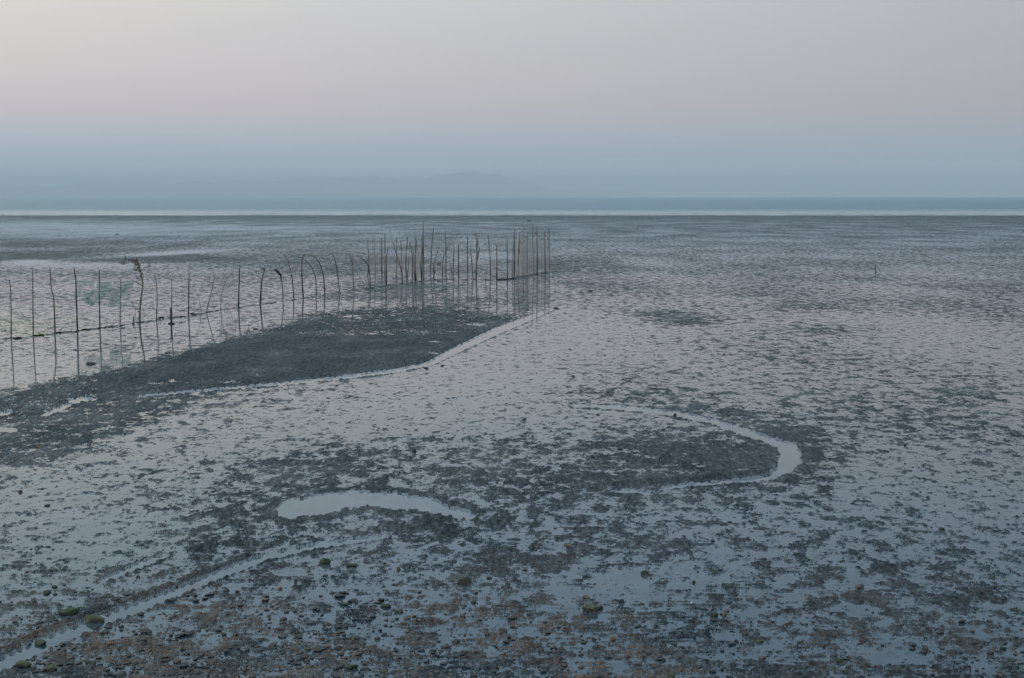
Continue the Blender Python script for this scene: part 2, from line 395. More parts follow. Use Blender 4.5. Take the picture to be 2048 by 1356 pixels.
# ------------------------------------------------------------------ sea, surf, hills
def sea_material():
    b = NB("sea_water"); g = b.n("TexCoord").outputs["Object"]
    sx = b.n("SeparateXYZ"); b.put(sx.inputs[0], g)
    wob = b.noise(b.scaled(g, (.012, .02, 1)), 1.0, 3, .5)
    yy = b.math("ADD", sx.outputs[1], b.math("MULTIPLY", b.math("SUBTRACT", wob, .5), 60))
    shallow = b.mapr(yy, 300, 430, 1, 0, True)
    wv = b.noise(b.scaled(g, (.5, 1.2, 1)), .6, 5, .6); wv2 = b.noise(b.scaled(g, (.02, .09, 1)), 1.0, 3, .6)
    col = b.mix(b.mapr(wv2, .4, .6), c3(.035, .12, .17), c3(.055, .15, .20))
    col = b.mix(shallow, col, c3(.17, .20, .21))
    nrm = b.bump(wv, b.mapr(shallow, 0, 1, .9, .12), 1.0)
    return b.done(b.bsdf(col, b.mapr(shallow, 0, 1, .30, .2), b.mapr(shallow, 0, 1, .45, .5), nrm, IOR=1.333))
xs = [-28000, -6000, -2000, -700, -250, 0, 250, 700, 2000, 6000, 28000]; ys = [262, 300, 360, 450, 700, 1500, 4000, 12000, 25500]
vv = [(x, y, -0.04 if y > 265 else -.2) for y in ys for x in xs]; n_ = len(xs)
ff = [(j * n_ + i, j * n_ + i + 1, (j + 1) * n_ + i + 1, (j + 1) * n_ + i) for j in range(len(ys) - 1) for i in range(n_ - 1)]
sea = mesh_obj("sea", vv, ff, sea_material()); sea["kind"] = "structure"

def noise1(x, seed, oct=5, base=1.0, rough=.5):
    r = np.random.default_rng(seed); y = np.zeros_like(x); a = 1.0
    for o in range(oct):
        k = r.uniform(-1, 1, 4096); xx = x * base * 2 ** o + 100 * o; i = np.floor(xx).astype(int); f = xx - i; f = f * f * (3 - 2 * f)
        y += a * (k[i % 4096] * (1 - f) + k[(i + 1) % 4096] * f); a *= rough
    return y

b = NB("surf_foam"); g = b.n("TexCoord").outputs["Object"]
fm = b.mapr(b.noise(b.scaled(g, (.5, 2, 1)), .7, 4, .6), .4, .6)
surf_mat = b.done(b.bsdf(b.mix(fm, c3(.12, .15, .165), c3(.34, .38, .41)), .7, .3))
def crest(y0, x0, x1, hgt, depth, seed):
    xs = np.arange(x0, x1, .8); V = []; Fc = []
    wob = noise1(xs, seed, 4, .03) * 3.0; hh = np.clip(.55 + .6 * noise1(xs, seed + 1, 4, .12), 0.02, 1.4) * hgt
    prof = [(-1, 0), (-.55, .35), (-.15, 1), (.2, .9), (1, 0)]
    for i, x in enumerate(xs):
        for (a, z) in prof: V.append((x, y0 + wob[i] + a * depth, -.05 + z * hh[i]))
    m = len(prof)
    for i in range(len(xs) - 1):
        for k in range(m - 1): Fc.append((i * m + k, (i + 1) * m + k, (i + 1) * m + k + 1, i * m + k + 1))
    return V, Fc
V, Fc = [], []
for (y0, hg, dp, sd_) in ((271, .13, 1.2, 3), (283, .14, 1.5, 4), (299, .10, 1.8, 5), (322, .07, 2.0, 9)):
    a, f_ = crest(y0, -150, 150, hg, dp, sd_); o_ = len(V); V += a; Fc += [tuple(q + o_ for q in ff_) for ff_ in f_]
surf = mesh_obj("surf", V, Fc, surf_mat); surf["kind"] = "stuff"
tag(surf, "thin lines of low white surf breaking along the edge of the flat", "surf")

b = NB("hill_forest"); g = b.n("TexCoord").outputs["Object"]
hill_mat = b.done(b.bsdf(b.mix(b.noise(g, .01, 5, .6), c3(.05, .07, .06), c3(.10, .12, .10)), .9, .1))
def hills(name, y0, ctrl, seed):
    xs_px = np.arange(ctrl[0][0], ctrl[-1][0], 4.0)
    hp = np.interp(xs_px, [c_[0] for c_ in ctrl], [c_[1] for c_ in ctrl])
    hp = np.maximum(hp + noise1(xs_px, seed, 5, .03, .55) * 2.6 * np.clip(hp / 10, 0, 1), 0)
    V, Fc = [], []
    k = y0 / F
    prof = [(-2.2, -.05), (-1.2, .35), (-.5, .8), (0, 1.0), (.7, .7), (2.2, -.05)]
    for i, px in enumerate(xs_px):
        for (a, z) in prof:
            V.append(((px - 1024) * k, y0 + a * 500, z * hp[i] * k * 1.02 if z >= 0 else -1.0))
    m = len(prof)
    for i in range(len(xs_px) - 1):
        for q in range(m - 1): Fc.append((i * m + q, (i + 1) * m + q, (i + 1) * m + q + 1, i * m + q + 1))
    o = mesh_obj(name, V, Fc, hill_mat); o["kind"] = "structure"; return o
hills("hills", 18000, [(-1500, 10), (-700, 20), (0, 24), (60, 22), (130, 19), (200, 28), (270, 24), (330, 26), (420, 28), (500, 30), (560, 33), (620, 33), (690, 38), (760, 42), (800, 34), (840, 33),
                      (890, 42), (950, 50), (1000, 42), (1040, 30), (1100, 14), (1180, 8), (1240, 13), (1290, 4), (1330, 0), (1420, 0)], 21)

# ------------------------------------------------------------------ wood, stakes
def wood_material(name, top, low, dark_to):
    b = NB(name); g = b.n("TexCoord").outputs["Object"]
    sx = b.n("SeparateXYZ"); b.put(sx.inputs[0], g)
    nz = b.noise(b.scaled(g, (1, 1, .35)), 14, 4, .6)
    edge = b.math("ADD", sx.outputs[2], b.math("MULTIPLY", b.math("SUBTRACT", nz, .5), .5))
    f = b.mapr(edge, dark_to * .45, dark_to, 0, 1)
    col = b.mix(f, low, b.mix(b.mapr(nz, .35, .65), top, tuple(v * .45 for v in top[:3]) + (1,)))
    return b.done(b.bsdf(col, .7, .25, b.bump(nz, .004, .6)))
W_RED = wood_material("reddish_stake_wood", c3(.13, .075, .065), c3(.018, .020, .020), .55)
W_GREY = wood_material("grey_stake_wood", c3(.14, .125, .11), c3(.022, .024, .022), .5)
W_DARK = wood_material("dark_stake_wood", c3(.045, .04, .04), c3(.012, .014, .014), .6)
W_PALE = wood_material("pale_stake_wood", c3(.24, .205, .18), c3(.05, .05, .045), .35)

def catmull(P, per=5):
    if len(P) < 3: 
        return [P[0].lerp(P[-1], t / 6) for t in range(7)]
    out_ = []
    Q = [P[0] * 2 - P[1]] + P + [P[-1] * 2 - P[-2]]
    for i in range(1, len(Q) - 2):
        for k in range(per):
            t = k / per; a, b_, c_, d_ = Q[i - 1], Q[i], Q[i + 1], Q[i + 2]
            out_.append(.5 * ((2 * b_) + (c_ - a) * t + (2 * a - 5 * b_ + 4 * c_ - d_) * t * t + (3 * b_ - a - 3 * c_ + d_) * t ** 3))
    out_.append(P[-1]); return out_

def tube(V, Fc, P, r0, r1, sides=7, knob=.12):
    off = len(V); n = len(P)
    for i, p in enumerate(P):
        d = (P[min(i + 1, n - 1)] - P[max(i - 1, 0)]).normalized()
        a = d.cross(Vector((0, 1, .01))).normalized() if abs(d.y) < .95 else d.cross(Vector((1, 0, 0))).normalized()
        b_ = d.cross(a); r = (r0 + (r1 - r0) * i / (n - 1)) * (1 + random.uniform(-knob, knob))
        for k in range(sides):
            an = 2 * math.pi * k / sides; V.append(p + a * (r * math.cos(an)) + b_ * (r * math.sin(an)))
    for i in range(n - 1):
        for k in range(sides):
            Fc.append((off + i * sides + k, off + i * sides + (k + 1) % sides, off + (i + 1) * sides + (k + 1) % sides, off + (i + 1) * sides + k))
    Fc.append(tuple(off + k for k in range(sides))[::-1]); Fc.append(tuple(off + (n - 1) * sides + k for k in range(sides)))

def px_points(line, y0, lean=0.0):
    """photo pixels, base first -> points near depth y0"""
    P = []
    for i, (px, py) in enumerate(line):
        P.append(at(px, py, y0 + lean * i))
    return P

FENCE = "stakes of the long net fence"; TALL = "tall stakes of the fish trap"
def stake(lines, w0, w1, mat, label, group, name="stake", cat="stake"):
    base = at(*lines[0][0]); y0 = base.y; k = y0 / F
    V, Fc = [], []
    lean = random.uniform(-.06, .06); w0 *= random.uniform(.92, 1.15)
    for li, ln in enumerate(lines):
        P = px_points(ln, y0, lean)
        if li == 0: P[0] = P[0] - Vector((0, 0, .12))
        P = catmull(P, 5)
        tube(V, Fc, [p - base for p in P], w0 * k * .5 * (1 if li == 0 else .75), w1 * k * .5)
    o = mesh_obj(name, V, Fc, mat); o.location = base
    return tag(o, label, cat, group)

F_ = FENCE; T_ = TALL
def st(l, w0, w1, m, lab, grp): return stake(l, w0, w1, m, lab, grp)
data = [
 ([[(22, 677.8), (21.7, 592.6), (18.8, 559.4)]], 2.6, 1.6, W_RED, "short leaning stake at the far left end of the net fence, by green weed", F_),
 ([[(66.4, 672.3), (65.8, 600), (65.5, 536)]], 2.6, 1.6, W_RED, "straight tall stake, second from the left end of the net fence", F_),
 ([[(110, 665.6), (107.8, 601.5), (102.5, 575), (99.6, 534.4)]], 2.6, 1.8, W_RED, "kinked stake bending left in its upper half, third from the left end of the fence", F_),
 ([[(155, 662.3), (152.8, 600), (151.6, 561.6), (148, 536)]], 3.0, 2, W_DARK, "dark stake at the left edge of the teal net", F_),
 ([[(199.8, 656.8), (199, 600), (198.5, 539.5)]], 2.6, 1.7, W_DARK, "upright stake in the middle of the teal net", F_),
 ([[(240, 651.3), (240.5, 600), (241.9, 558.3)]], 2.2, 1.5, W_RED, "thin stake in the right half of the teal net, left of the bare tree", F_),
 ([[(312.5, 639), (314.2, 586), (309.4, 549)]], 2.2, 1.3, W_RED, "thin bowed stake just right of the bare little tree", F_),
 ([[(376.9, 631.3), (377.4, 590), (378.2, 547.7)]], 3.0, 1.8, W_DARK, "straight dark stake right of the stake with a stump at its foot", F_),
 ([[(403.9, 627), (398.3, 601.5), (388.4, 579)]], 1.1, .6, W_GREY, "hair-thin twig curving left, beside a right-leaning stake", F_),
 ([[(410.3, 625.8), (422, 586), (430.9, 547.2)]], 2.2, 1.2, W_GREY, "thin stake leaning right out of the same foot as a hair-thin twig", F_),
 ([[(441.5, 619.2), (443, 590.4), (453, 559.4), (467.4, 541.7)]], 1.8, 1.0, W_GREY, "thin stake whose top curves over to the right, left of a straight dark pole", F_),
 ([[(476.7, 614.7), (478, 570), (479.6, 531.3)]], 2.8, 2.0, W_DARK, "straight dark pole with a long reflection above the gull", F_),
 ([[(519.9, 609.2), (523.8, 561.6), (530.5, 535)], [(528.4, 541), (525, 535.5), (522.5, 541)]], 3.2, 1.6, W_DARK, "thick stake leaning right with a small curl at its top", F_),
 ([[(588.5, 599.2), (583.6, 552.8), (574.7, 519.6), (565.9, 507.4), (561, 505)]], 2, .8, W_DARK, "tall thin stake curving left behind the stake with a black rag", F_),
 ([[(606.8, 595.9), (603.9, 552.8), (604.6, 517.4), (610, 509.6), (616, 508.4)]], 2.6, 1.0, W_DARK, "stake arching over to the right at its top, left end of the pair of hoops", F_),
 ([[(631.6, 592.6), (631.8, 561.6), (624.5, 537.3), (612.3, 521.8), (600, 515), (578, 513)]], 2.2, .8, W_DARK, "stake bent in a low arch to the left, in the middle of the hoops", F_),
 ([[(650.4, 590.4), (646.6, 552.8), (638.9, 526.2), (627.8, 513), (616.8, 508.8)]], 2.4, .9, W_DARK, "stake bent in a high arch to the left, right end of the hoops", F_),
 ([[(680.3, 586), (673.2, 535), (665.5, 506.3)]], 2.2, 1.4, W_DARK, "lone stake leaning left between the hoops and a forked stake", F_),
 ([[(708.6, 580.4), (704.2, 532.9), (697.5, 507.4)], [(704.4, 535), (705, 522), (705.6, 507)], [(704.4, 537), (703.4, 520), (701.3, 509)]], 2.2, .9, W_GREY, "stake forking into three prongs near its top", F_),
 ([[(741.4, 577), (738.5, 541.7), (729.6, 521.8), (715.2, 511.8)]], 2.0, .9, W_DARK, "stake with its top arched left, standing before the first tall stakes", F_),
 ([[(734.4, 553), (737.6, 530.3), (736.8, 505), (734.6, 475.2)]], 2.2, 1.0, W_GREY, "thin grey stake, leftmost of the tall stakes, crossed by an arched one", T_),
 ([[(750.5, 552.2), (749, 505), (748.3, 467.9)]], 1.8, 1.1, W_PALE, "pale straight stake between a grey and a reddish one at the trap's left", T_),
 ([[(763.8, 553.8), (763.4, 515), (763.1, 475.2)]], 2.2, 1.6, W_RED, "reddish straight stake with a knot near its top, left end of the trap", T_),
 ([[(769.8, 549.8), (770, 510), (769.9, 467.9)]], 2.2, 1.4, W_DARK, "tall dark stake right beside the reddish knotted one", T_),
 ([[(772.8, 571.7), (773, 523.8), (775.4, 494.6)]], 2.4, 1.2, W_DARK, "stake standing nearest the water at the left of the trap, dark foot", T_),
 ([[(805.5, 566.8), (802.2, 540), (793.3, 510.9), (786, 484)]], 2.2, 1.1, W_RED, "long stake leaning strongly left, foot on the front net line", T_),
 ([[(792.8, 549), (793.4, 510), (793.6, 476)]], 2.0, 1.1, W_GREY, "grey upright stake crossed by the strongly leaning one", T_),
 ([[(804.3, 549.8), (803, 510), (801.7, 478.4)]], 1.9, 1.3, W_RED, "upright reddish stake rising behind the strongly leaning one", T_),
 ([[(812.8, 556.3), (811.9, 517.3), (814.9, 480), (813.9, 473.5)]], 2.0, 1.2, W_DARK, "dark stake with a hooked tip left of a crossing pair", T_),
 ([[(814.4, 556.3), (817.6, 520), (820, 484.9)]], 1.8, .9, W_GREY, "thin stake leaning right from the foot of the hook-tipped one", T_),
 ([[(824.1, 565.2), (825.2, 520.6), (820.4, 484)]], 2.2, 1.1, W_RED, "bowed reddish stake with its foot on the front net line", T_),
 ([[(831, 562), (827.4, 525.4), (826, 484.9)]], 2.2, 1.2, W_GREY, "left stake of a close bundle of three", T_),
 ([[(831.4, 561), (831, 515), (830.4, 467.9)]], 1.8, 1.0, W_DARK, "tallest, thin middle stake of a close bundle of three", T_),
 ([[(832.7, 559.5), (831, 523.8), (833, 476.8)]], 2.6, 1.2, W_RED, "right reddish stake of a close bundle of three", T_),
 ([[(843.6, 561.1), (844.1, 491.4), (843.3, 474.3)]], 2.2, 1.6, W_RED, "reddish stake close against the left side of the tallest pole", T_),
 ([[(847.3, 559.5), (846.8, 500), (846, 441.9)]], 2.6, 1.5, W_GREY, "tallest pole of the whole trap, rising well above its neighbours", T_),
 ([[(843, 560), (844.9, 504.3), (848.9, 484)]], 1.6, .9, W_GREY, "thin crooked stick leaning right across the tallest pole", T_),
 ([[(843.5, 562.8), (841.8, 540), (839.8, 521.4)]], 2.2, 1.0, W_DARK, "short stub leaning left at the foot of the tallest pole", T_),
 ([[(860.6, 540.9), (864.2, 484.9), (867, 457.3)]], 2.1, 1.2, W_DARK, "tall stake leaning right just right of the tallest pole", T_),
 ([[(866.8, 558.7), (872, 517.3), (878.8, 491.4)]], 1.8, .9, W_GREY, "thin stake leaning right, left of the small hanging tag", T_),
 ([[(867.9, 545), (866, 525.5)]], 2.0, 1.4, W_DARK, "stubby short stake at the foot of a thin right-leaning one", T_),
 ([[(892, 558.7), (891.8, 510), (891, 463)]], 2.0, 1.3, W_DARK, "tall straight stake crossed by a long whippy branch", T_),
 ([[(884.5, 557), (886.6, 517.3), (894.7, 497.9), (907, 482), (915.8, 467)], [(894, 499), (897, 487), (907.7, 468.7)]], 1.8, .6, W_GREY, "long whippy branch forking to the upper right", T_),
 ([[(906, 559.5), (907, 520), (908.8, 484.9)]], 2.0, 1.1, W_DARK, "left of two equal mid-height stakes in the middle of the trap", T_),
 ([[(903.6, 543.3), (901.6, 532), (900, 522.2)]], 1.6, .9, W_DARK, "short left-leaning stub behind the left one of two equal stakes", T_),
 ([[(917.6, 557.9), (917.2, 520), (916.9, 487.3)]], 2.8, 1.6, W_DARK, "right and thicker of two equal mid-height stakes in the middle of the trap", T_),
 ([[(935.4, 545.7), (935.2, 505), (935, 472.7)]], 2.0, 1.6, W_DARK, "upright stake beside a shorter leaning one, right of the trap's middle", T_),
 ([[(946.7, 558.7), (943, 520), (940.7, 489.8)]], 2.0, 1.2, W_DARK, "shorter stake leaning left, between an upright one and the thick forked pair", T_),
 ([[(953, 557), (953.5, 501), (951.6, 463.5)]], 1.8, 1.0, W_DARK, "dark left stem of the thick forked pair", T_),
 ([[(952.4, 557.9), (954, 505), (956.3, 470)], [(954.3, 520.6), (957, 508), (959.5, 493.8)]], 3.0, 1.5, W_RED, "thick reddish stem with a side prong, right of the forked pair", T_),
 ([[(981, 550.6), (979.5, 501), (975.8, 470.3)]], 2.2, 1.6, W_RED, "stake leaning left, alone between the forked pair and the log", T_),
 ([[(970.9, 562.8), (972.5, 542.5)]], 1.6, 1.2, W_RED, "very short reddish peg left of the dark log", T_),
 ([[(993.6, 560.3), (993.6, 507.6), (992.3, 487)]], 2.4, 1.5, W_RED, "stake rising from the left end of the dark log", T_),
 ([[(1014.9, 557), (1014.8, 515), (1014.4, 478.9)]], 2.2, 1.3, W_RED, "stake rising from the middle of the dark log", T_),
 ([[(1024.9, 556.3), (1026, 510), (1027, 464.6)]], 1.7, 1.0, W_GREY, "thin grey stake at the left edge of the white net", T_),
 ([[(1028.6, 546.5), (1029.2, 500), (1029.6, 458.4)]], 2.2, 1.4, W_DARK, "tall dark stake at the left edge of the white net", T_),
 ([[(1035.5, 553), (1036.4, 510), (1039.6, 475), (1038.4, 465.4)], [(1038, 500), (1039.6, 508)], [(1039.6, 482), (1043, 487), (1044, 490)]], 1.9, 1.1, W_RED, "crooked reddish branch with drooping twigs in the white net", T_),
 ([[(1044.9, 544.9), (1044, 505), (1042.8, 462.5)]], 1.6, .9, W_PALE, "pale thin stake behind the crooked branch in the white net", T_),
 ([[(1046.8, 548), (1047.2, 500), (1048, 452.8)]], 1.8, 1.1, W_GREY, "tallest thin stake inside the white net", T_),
 ([[(1051.7, 548), (1051.8, 505), (1052.2, 468.7)]], 1.6, 1.0, W_PALE, "pale left stake of the close couple inside the white net", T_),
 ([[(1055.4, 549.8), (1055, 505), (1054.4, 464.6)]], 1.9, 1.2, W_RED, "reddish right stake of the close couple inside the white net", T_),
 ([[(1067.9, 547.4), (1066, 500), (1064.2, 445)]], 2.2, .9, W_GREY, "very tall tapering pole at the left of the sagging rope", T_),
 ([[(1074.7, 549), (1074.4, 500), (1074, 453)]], 2.4, 1.5, W_RED, "tall thick reddish pole in the middle of the sagging rope", T_),
 ([[(1090.6, 546.5), (1090, 505), (1089.5, 463)]], 2.2, 1.2, W_RED, "slightly shorter stake, second from the right end of the trap", T_),
 ([[(1099, 542.5), (1098.6, 500), (1098.2, 455.7)]], 2.0, 1.4, W_RED, "last pole at the right end of the trap, where the rope ends", T_),
 ([[(1752.2, 546), (1751, 538), (1751.3, 528.5)]], 2.2, 1.0, W_DARK, "lone short stick standing on the open flat far to the right", None),
]
for dta in data: stake(*dta)

# stake with a stump at its foot : two parts
base = at(343, 648)
e = empty("stake", base); tag(e, "thin stake rising from a black stump that stands in front of the fence line", "stake", FENCE)
y0 = base.y; k = y0 / F
V, Fc = [], []; tube(V, Fc, [p - base for p in catmull(px_points([(343.2, 649.5), (343.6, 600), (343.9, 555)], y0))], 2.2 * k / 2, 1.3 * k / 2)
mesh_obj("pole", V, Fc, W_DARK, e)
V, Fc = [], []; tube(V, Fc, [p - base for p in catmull(px_points([(343.2, 650), (342.2, 632), (340.8, 615)], y0))], 4.2 * k / 2, 2.6 * k / 2)
tube(V, Fc, [Vector((-6 * k, 0, .01)), Vector((0, 0, .025)), Vector((6.5 * k, 0, .01))], .022, .018)
mesh_obj("stump", V, Fc, W_DARK, e)

# stake with the black rag
def cloth_mat(name, col):
    b = NB(name); g = b.n("TexCoord").outputs["Object"]; nz = b.noise(g, 18, 4, .6)
    return b.done(b.bsdf(b.mix(nz, col, tuple(v * .4 for v in col[:3]) + (1,)), .85, .15, b.bump(nz, .01, .8)))
base = at(565.9, 602.6); y0 = base.y; k = y0 / F
e = empty("stake", base); tag(e, "stake with a black rag wound round its bent top", "stake", FENCE)
V, Fc = [], []; pp = [p - base for p in catmull(px_points([(565.9, 604), (565.5, 580), (561.8, 556), (557, 545), (549.3, 538.5)], y0))]
tube(V, Fc, pp, 2.2 * k / 2, 1.2 * k / 2); mesh_obj("pole", V, Fc, W_DARK, e)
V, Fc = [], []; q = [p - base for p in catmull(px_points([(561.8, 556), (560.4, 550), (556.4, 545), (552.5, 541), (549, 540)], y0), 3)]
tube(V, Fc, q, 3.6 * k / 2, 5.2 * k / 2, 9, .45)
q = [p - base for p in px_points([(562.6, 548), (562.2, 556), (560.8, 561)], y0)]; tube(V, Fc, catmull(q, 3), 3.0 * k / 2, .8 * k / 2, 6, .4)
mesh_obj("rag", V, Fc, cloth_mat("black_rag", c3(.012, .014, .018)), e)

# the small bare tree with withered leaves
base = at(279.3, 644.6); y0 = base.y; k = y0 / F
tree = empty("tree", base); tag(tree, "small bare sapling with withered red-brown leaves planted in the fence", "tree")
V, Fc = [], []
def br(pts, w0, w1):
    tube(V, Fc, [p - base for p in catmull(px_points(pts, y0, random.uniform(-.03, .03)), 4)], w0 * k / 2, w1 * k / 2, 7, .18)
br([(279.3, 646), (279.8, 620), (282, 597), (285.5, 568), (281.5, 546), (278, 530), (270, 520), (263, 516)], 4.2, 1.1)
mesh_obj("trunk", V, Fc, wood_material("sapling_bark", c3(.17, .12, .09), c3(.10, .085, .06), .3), tree)
V, Fc = [], []
br([(284, 571), (274, 566), (262, 559), (250, 550.6), (247, 545)], 1.5, .6); br([(282, 552), (276, 556), (270, 558)], 1.2, .5)
br([(279, 535), (275, 530), (267, 528)], 1.2, .5); br([(276, 526), (262, 520), (252, 517), (249, 514)], 1.3, .5); br([(252, 517), (249, 525), (247, 531)], 1.0, .4)
br([(281, 541), (290, 535), (298, 530)], 1.0, .4); br([(281, 545), (274, 541), (267, 537)], 1.0, .4); br([(265, 516), (257, 524), (244, 529)], 1.0, .4)
br([(284, 560), (287, 552), (285, 546)], .9, .4)
mesh_obj("branch", V, Fc, W_GREY, tree)
V, Fc = [], []
br([(267, 645), (271, 628), (270, 612)], 1.2, .6); br([(267, 645), (266.5, 632)], 2.0, 1.6)
mesh_obj("shoot", V, Fc, W_GREY, tree)
V, Fc = [], []
lr = random.Random(3)
for (cx, cy, rx, ry, nn) in ((250, 518, 3, 7, 26), (247, 527, 6, 3, 22), (263, 520, 9, 4, 40), (272, 524, 5, 8, 60), (277, 531, 4, 7, 44), (270, 539, 5, 3, 26), (281, 549, 4, 6, 20), (298.5, 531, 2, 4, 12),
                             (279, 541, 3, 4, 20), (275, 556, 4, 3, 8)):
    for _ in range(nn):
        c_ = at(lr.gauss(cx, rx * .6), lr.gauss(cy, ry * .6), y0 + lr.gauss(0, .09)) - base
        a = Vector((lr.gauss(0, 1), lr.gauss(0, 1), lr.gauss(-.8, 1))).normalized() * lr.uniform(.018, .035)
        s_ = a.cross(Vector((lr.gauss(0, 1), lr.gauss(0, 1), lr.gauss(0, 1)))).normalized() * lr.uniform(.008, .014); o_ = len(V)
        V += [c_ - a, c_ + s_, c_ + a, c_ - s_]; Fc.append((o_, o_ + 1, o_ + 2, o_ + 3))
mesh_obj("foliage", V, Fc, cloth_mat("withered_leaf", c3(.11, .045, .04)), tree, False)

# ------------------------------------------------------------------ nets and ropes
def net_material(name, col, openness, patch=.0, fade=0.):
    b = NB(name); g = b.n("TexCoord").outputs["Object"]
    big = b.noise(g, 2.4, 4, .6); fine = b.noise(b.scaled(g, (1, 1, .5)), 30, 3, .6)
    # knotted mesh: thin threads in both diagonals
    sx = b.n("SeparateXYZ"); b.put(sx.inputs[0], g)
    p = b.math("ADD", sx.outputs[0], sx.outputs[2]); q = b.math("SUBTRACT", sx.outputs[0], sx.outputs[2])
    fr = lambda x: b.math("GREATER_THAN", b.math("FRACT", b.math("MULTIPLY", x, 28.0)), .82)
    grid = b.math("MAXIMUM", fr(p), fr(q))
    cov = b.math("ADD", openness, b.math("MULTIPLY", b.math("SUBTRACT", big, .5), patch * 2), clamp=True)
    alpha = b.math("MULTIPLY", b.math("ADD", b.math("MULTIPLY", grid, .75), b.math("MULTIPLY", b.mapr(fine, .45, .6), .25)), b.math("MULTIPLY", cov, 2.2), clamp=True)
    tr = b.n("BsdfTransparent"); sf = b.bsdf(b.mix(big, col, tuple(v * .6 for v in col[:3]) + (1,)), .8, .2)
    mx = b.n("MixShader"); b.put(mx.inputs[0], alpha); b.put(mx.inputs[1], tr.outputs[0]); b.put(mx.inputs[2], sf)
    return b.done(mx.outputs[0])
def net(label, top, bot, mat, folds=.05, seed=1, group=None):
    """hanging net between a top and a bottom photo polyline; both sampled over the ground depth of their line"""
    n, m = 90, 26; r = np.random.default_rng(seed)
    fx = noise1(np.linspace(0, 12, n + 1), seed, 3, 1.0); V, Fc = [], []
    base = at(bot[0][0], bot[0][2])
    for i in range(n + 1):
        t = i / n
        bx = np.interp(t, np.linspace(0, 1, len(bot)), [q[0] for q in bot]); by = np.interp(t, np.linspace(0, 1, len(bot)), [q[1] for q in bot]); gy = np.interp(t, np.linspace(0, 1, len(bot)), [q[2] for q in bot])
        tx = np.interp(t, np.linspace(0, 1, len(top)), [q[0] for q in top]); ty = np.interp(t, np.linspace(0, 1, len(top)), [q[1] for q in top])
        yd = at(bx, gy).y
        for j in range(m + 1):
            s_ = j / m; px, py = bx + (tx - bx) * s_, by + (ty - by) * s_
            y = yd + folds * fx[i] * (1 - .4 * s_) + folds * .5 * math.sin(s_ * 9 + i * .3)
            V.append(at(px, py, y) - base)
    for i in range(n):
        for j in range(m): Fc.append((i * (m + 1) + j, (i + 1) * (m + 1) + j, (i + 1) * (m + 1) + j + 1, i * (m + 1) + j + 1))
    o = mesh_obj("fishing_net", V, Fc, mat); o.location = base
    return tag(o, label, "fishing net", group)
TEAL = net_material("teal_net", c3(.01, .42, .36), .48, 2.6); PALE = net_material("pale_net", c3(.74, .70, .67), .7, .3)
PALE2 = net_material("thin_pale_net", c3(.6, .56, .50), .34, .3); PALE3 = net_material("dense_pale_net", c3(.74, .70, .68), .7, .4)
net("torn teal net hung between the fence stakes left of the bare tree", [(150, 563), (175, 562), (200, 564), (235, 563), (268, 561)], [(149, 606, 663), (180, 610, 659), (220, 613, 655), (268, 613, 649)], TEAL, .05, 2)
net("gauzy white net hung round the tall poles at the right end of the trap", [(1030, 477), (1045, 474), (1060, 478), (1080, 476), (1100, 476)], [(1030, 550, 552), (1060, 548, 549), (1100, 542, 543)], PALE, .1, 3)
net("denser bunched white net among the close stakes in the trap's right part", [(1030, 480), (1045, 476), (1057, 478)], [(1032, 552, 553), (1045, 552, 553), (1058, 550, 551)], PALE3, .12, 8)
net("faint pale net hung between the leftmost tall stakes", [(737, 506), (765, 507), (800, 512), (846, 508)], [(737, 552, 553), (770, 551, 552), (805, 552, 553), (848, 557, 560)], PALE2, .06, 4)
net("faint pale net remnant between a curved stake and a straight dark pole", [(436, 545), (466, 541)], [(437, 598, 620), (476, 594, 615)], PALE2, .04, 5)
net("faint pale net strip in front of the bundle of three stakes", [(822, 495), (848, 490)], [(822, 560, 563), (848, 556, 559)], PALE2, .04, 6)
net("low faint pale net between the thick forked pair and the log", [(880, 522), (930, 520), (990, 522)], [(880, 556, 559), (930, 556, 559), (990, 558, 560)], net_material("ghost_net", c3(.5, .48, .45), .08, .14), .04, 7)

ROPE = cloth_mat("old_rope", c3(.20, .18, .15)); FOOT = cloth_mat("muddy_net_foot", c3(.020, .026, .028))
def rope(name, pts, gys, w, mat, label, cat, per=6, knob=.1):
    P = [at(px, py, at(px, gy).y) for (px, py), gy in zip(pts, gys)]
    base = P[0].copy(); V, Fc = [], []; k = base.y / F
    tube(V, Fc, [p - base for p in catmull(P, per)], w * k / 2, w * k / 2, 6, knob); o = mesh_obj(name, V, Fc, mat); o.location = base
    return tag(o, label, cat)
rope("rope", [(1029, 474), (1036, 478), (1050, 481), (1064, 478), (1067, 472), (1072, 466), (1076, 471), (1083, 479), (1091, 470), (1096, 478), (1099, 482)], [548] * 11, 1.1, ROPE, "thin rope sagging in loops between the last tall poles", "rope")
rope("rope", [(1092, 487), (1094, 493), (1097, 496), (1098.5, 488)], [545] * 4, .9, ROPE, "loose rope end dangling left of the last pole", "rope")
rope("log", [(993, 559.6), (1008, 558.5), (1020, 557.8), (1030.5, 556.2)], [560.5, 559.5, 558.8, 557.4], 3.0, W_DARK, "black log lying between the feet of two reddish stakes", "log", 5, .15)
fpts = [(-20, 680), (22, 678), (66, 672.6), (110, 667), (155, 662.6), (200, 657.2), (240, 651.8), (279, 645.5), (312, 640.4), (345, 636), (377, 631.8), (410, 626.4), (442, 619.8), (477, 614.9), (520, 609.6), (566, 603),
        (607, 596.6), (651, 590.8), (681, 586.4), (709, 580.9), (741, 577.2), (773, 572), (806, 567), (824, 565.4), (844, 562.4), (868, 559.6), (920, 559), (953, 559.6), (994, 560.8)]
P = [at(*q) for q in fpts]; base = P[0].copy(); V, Fc = [], []
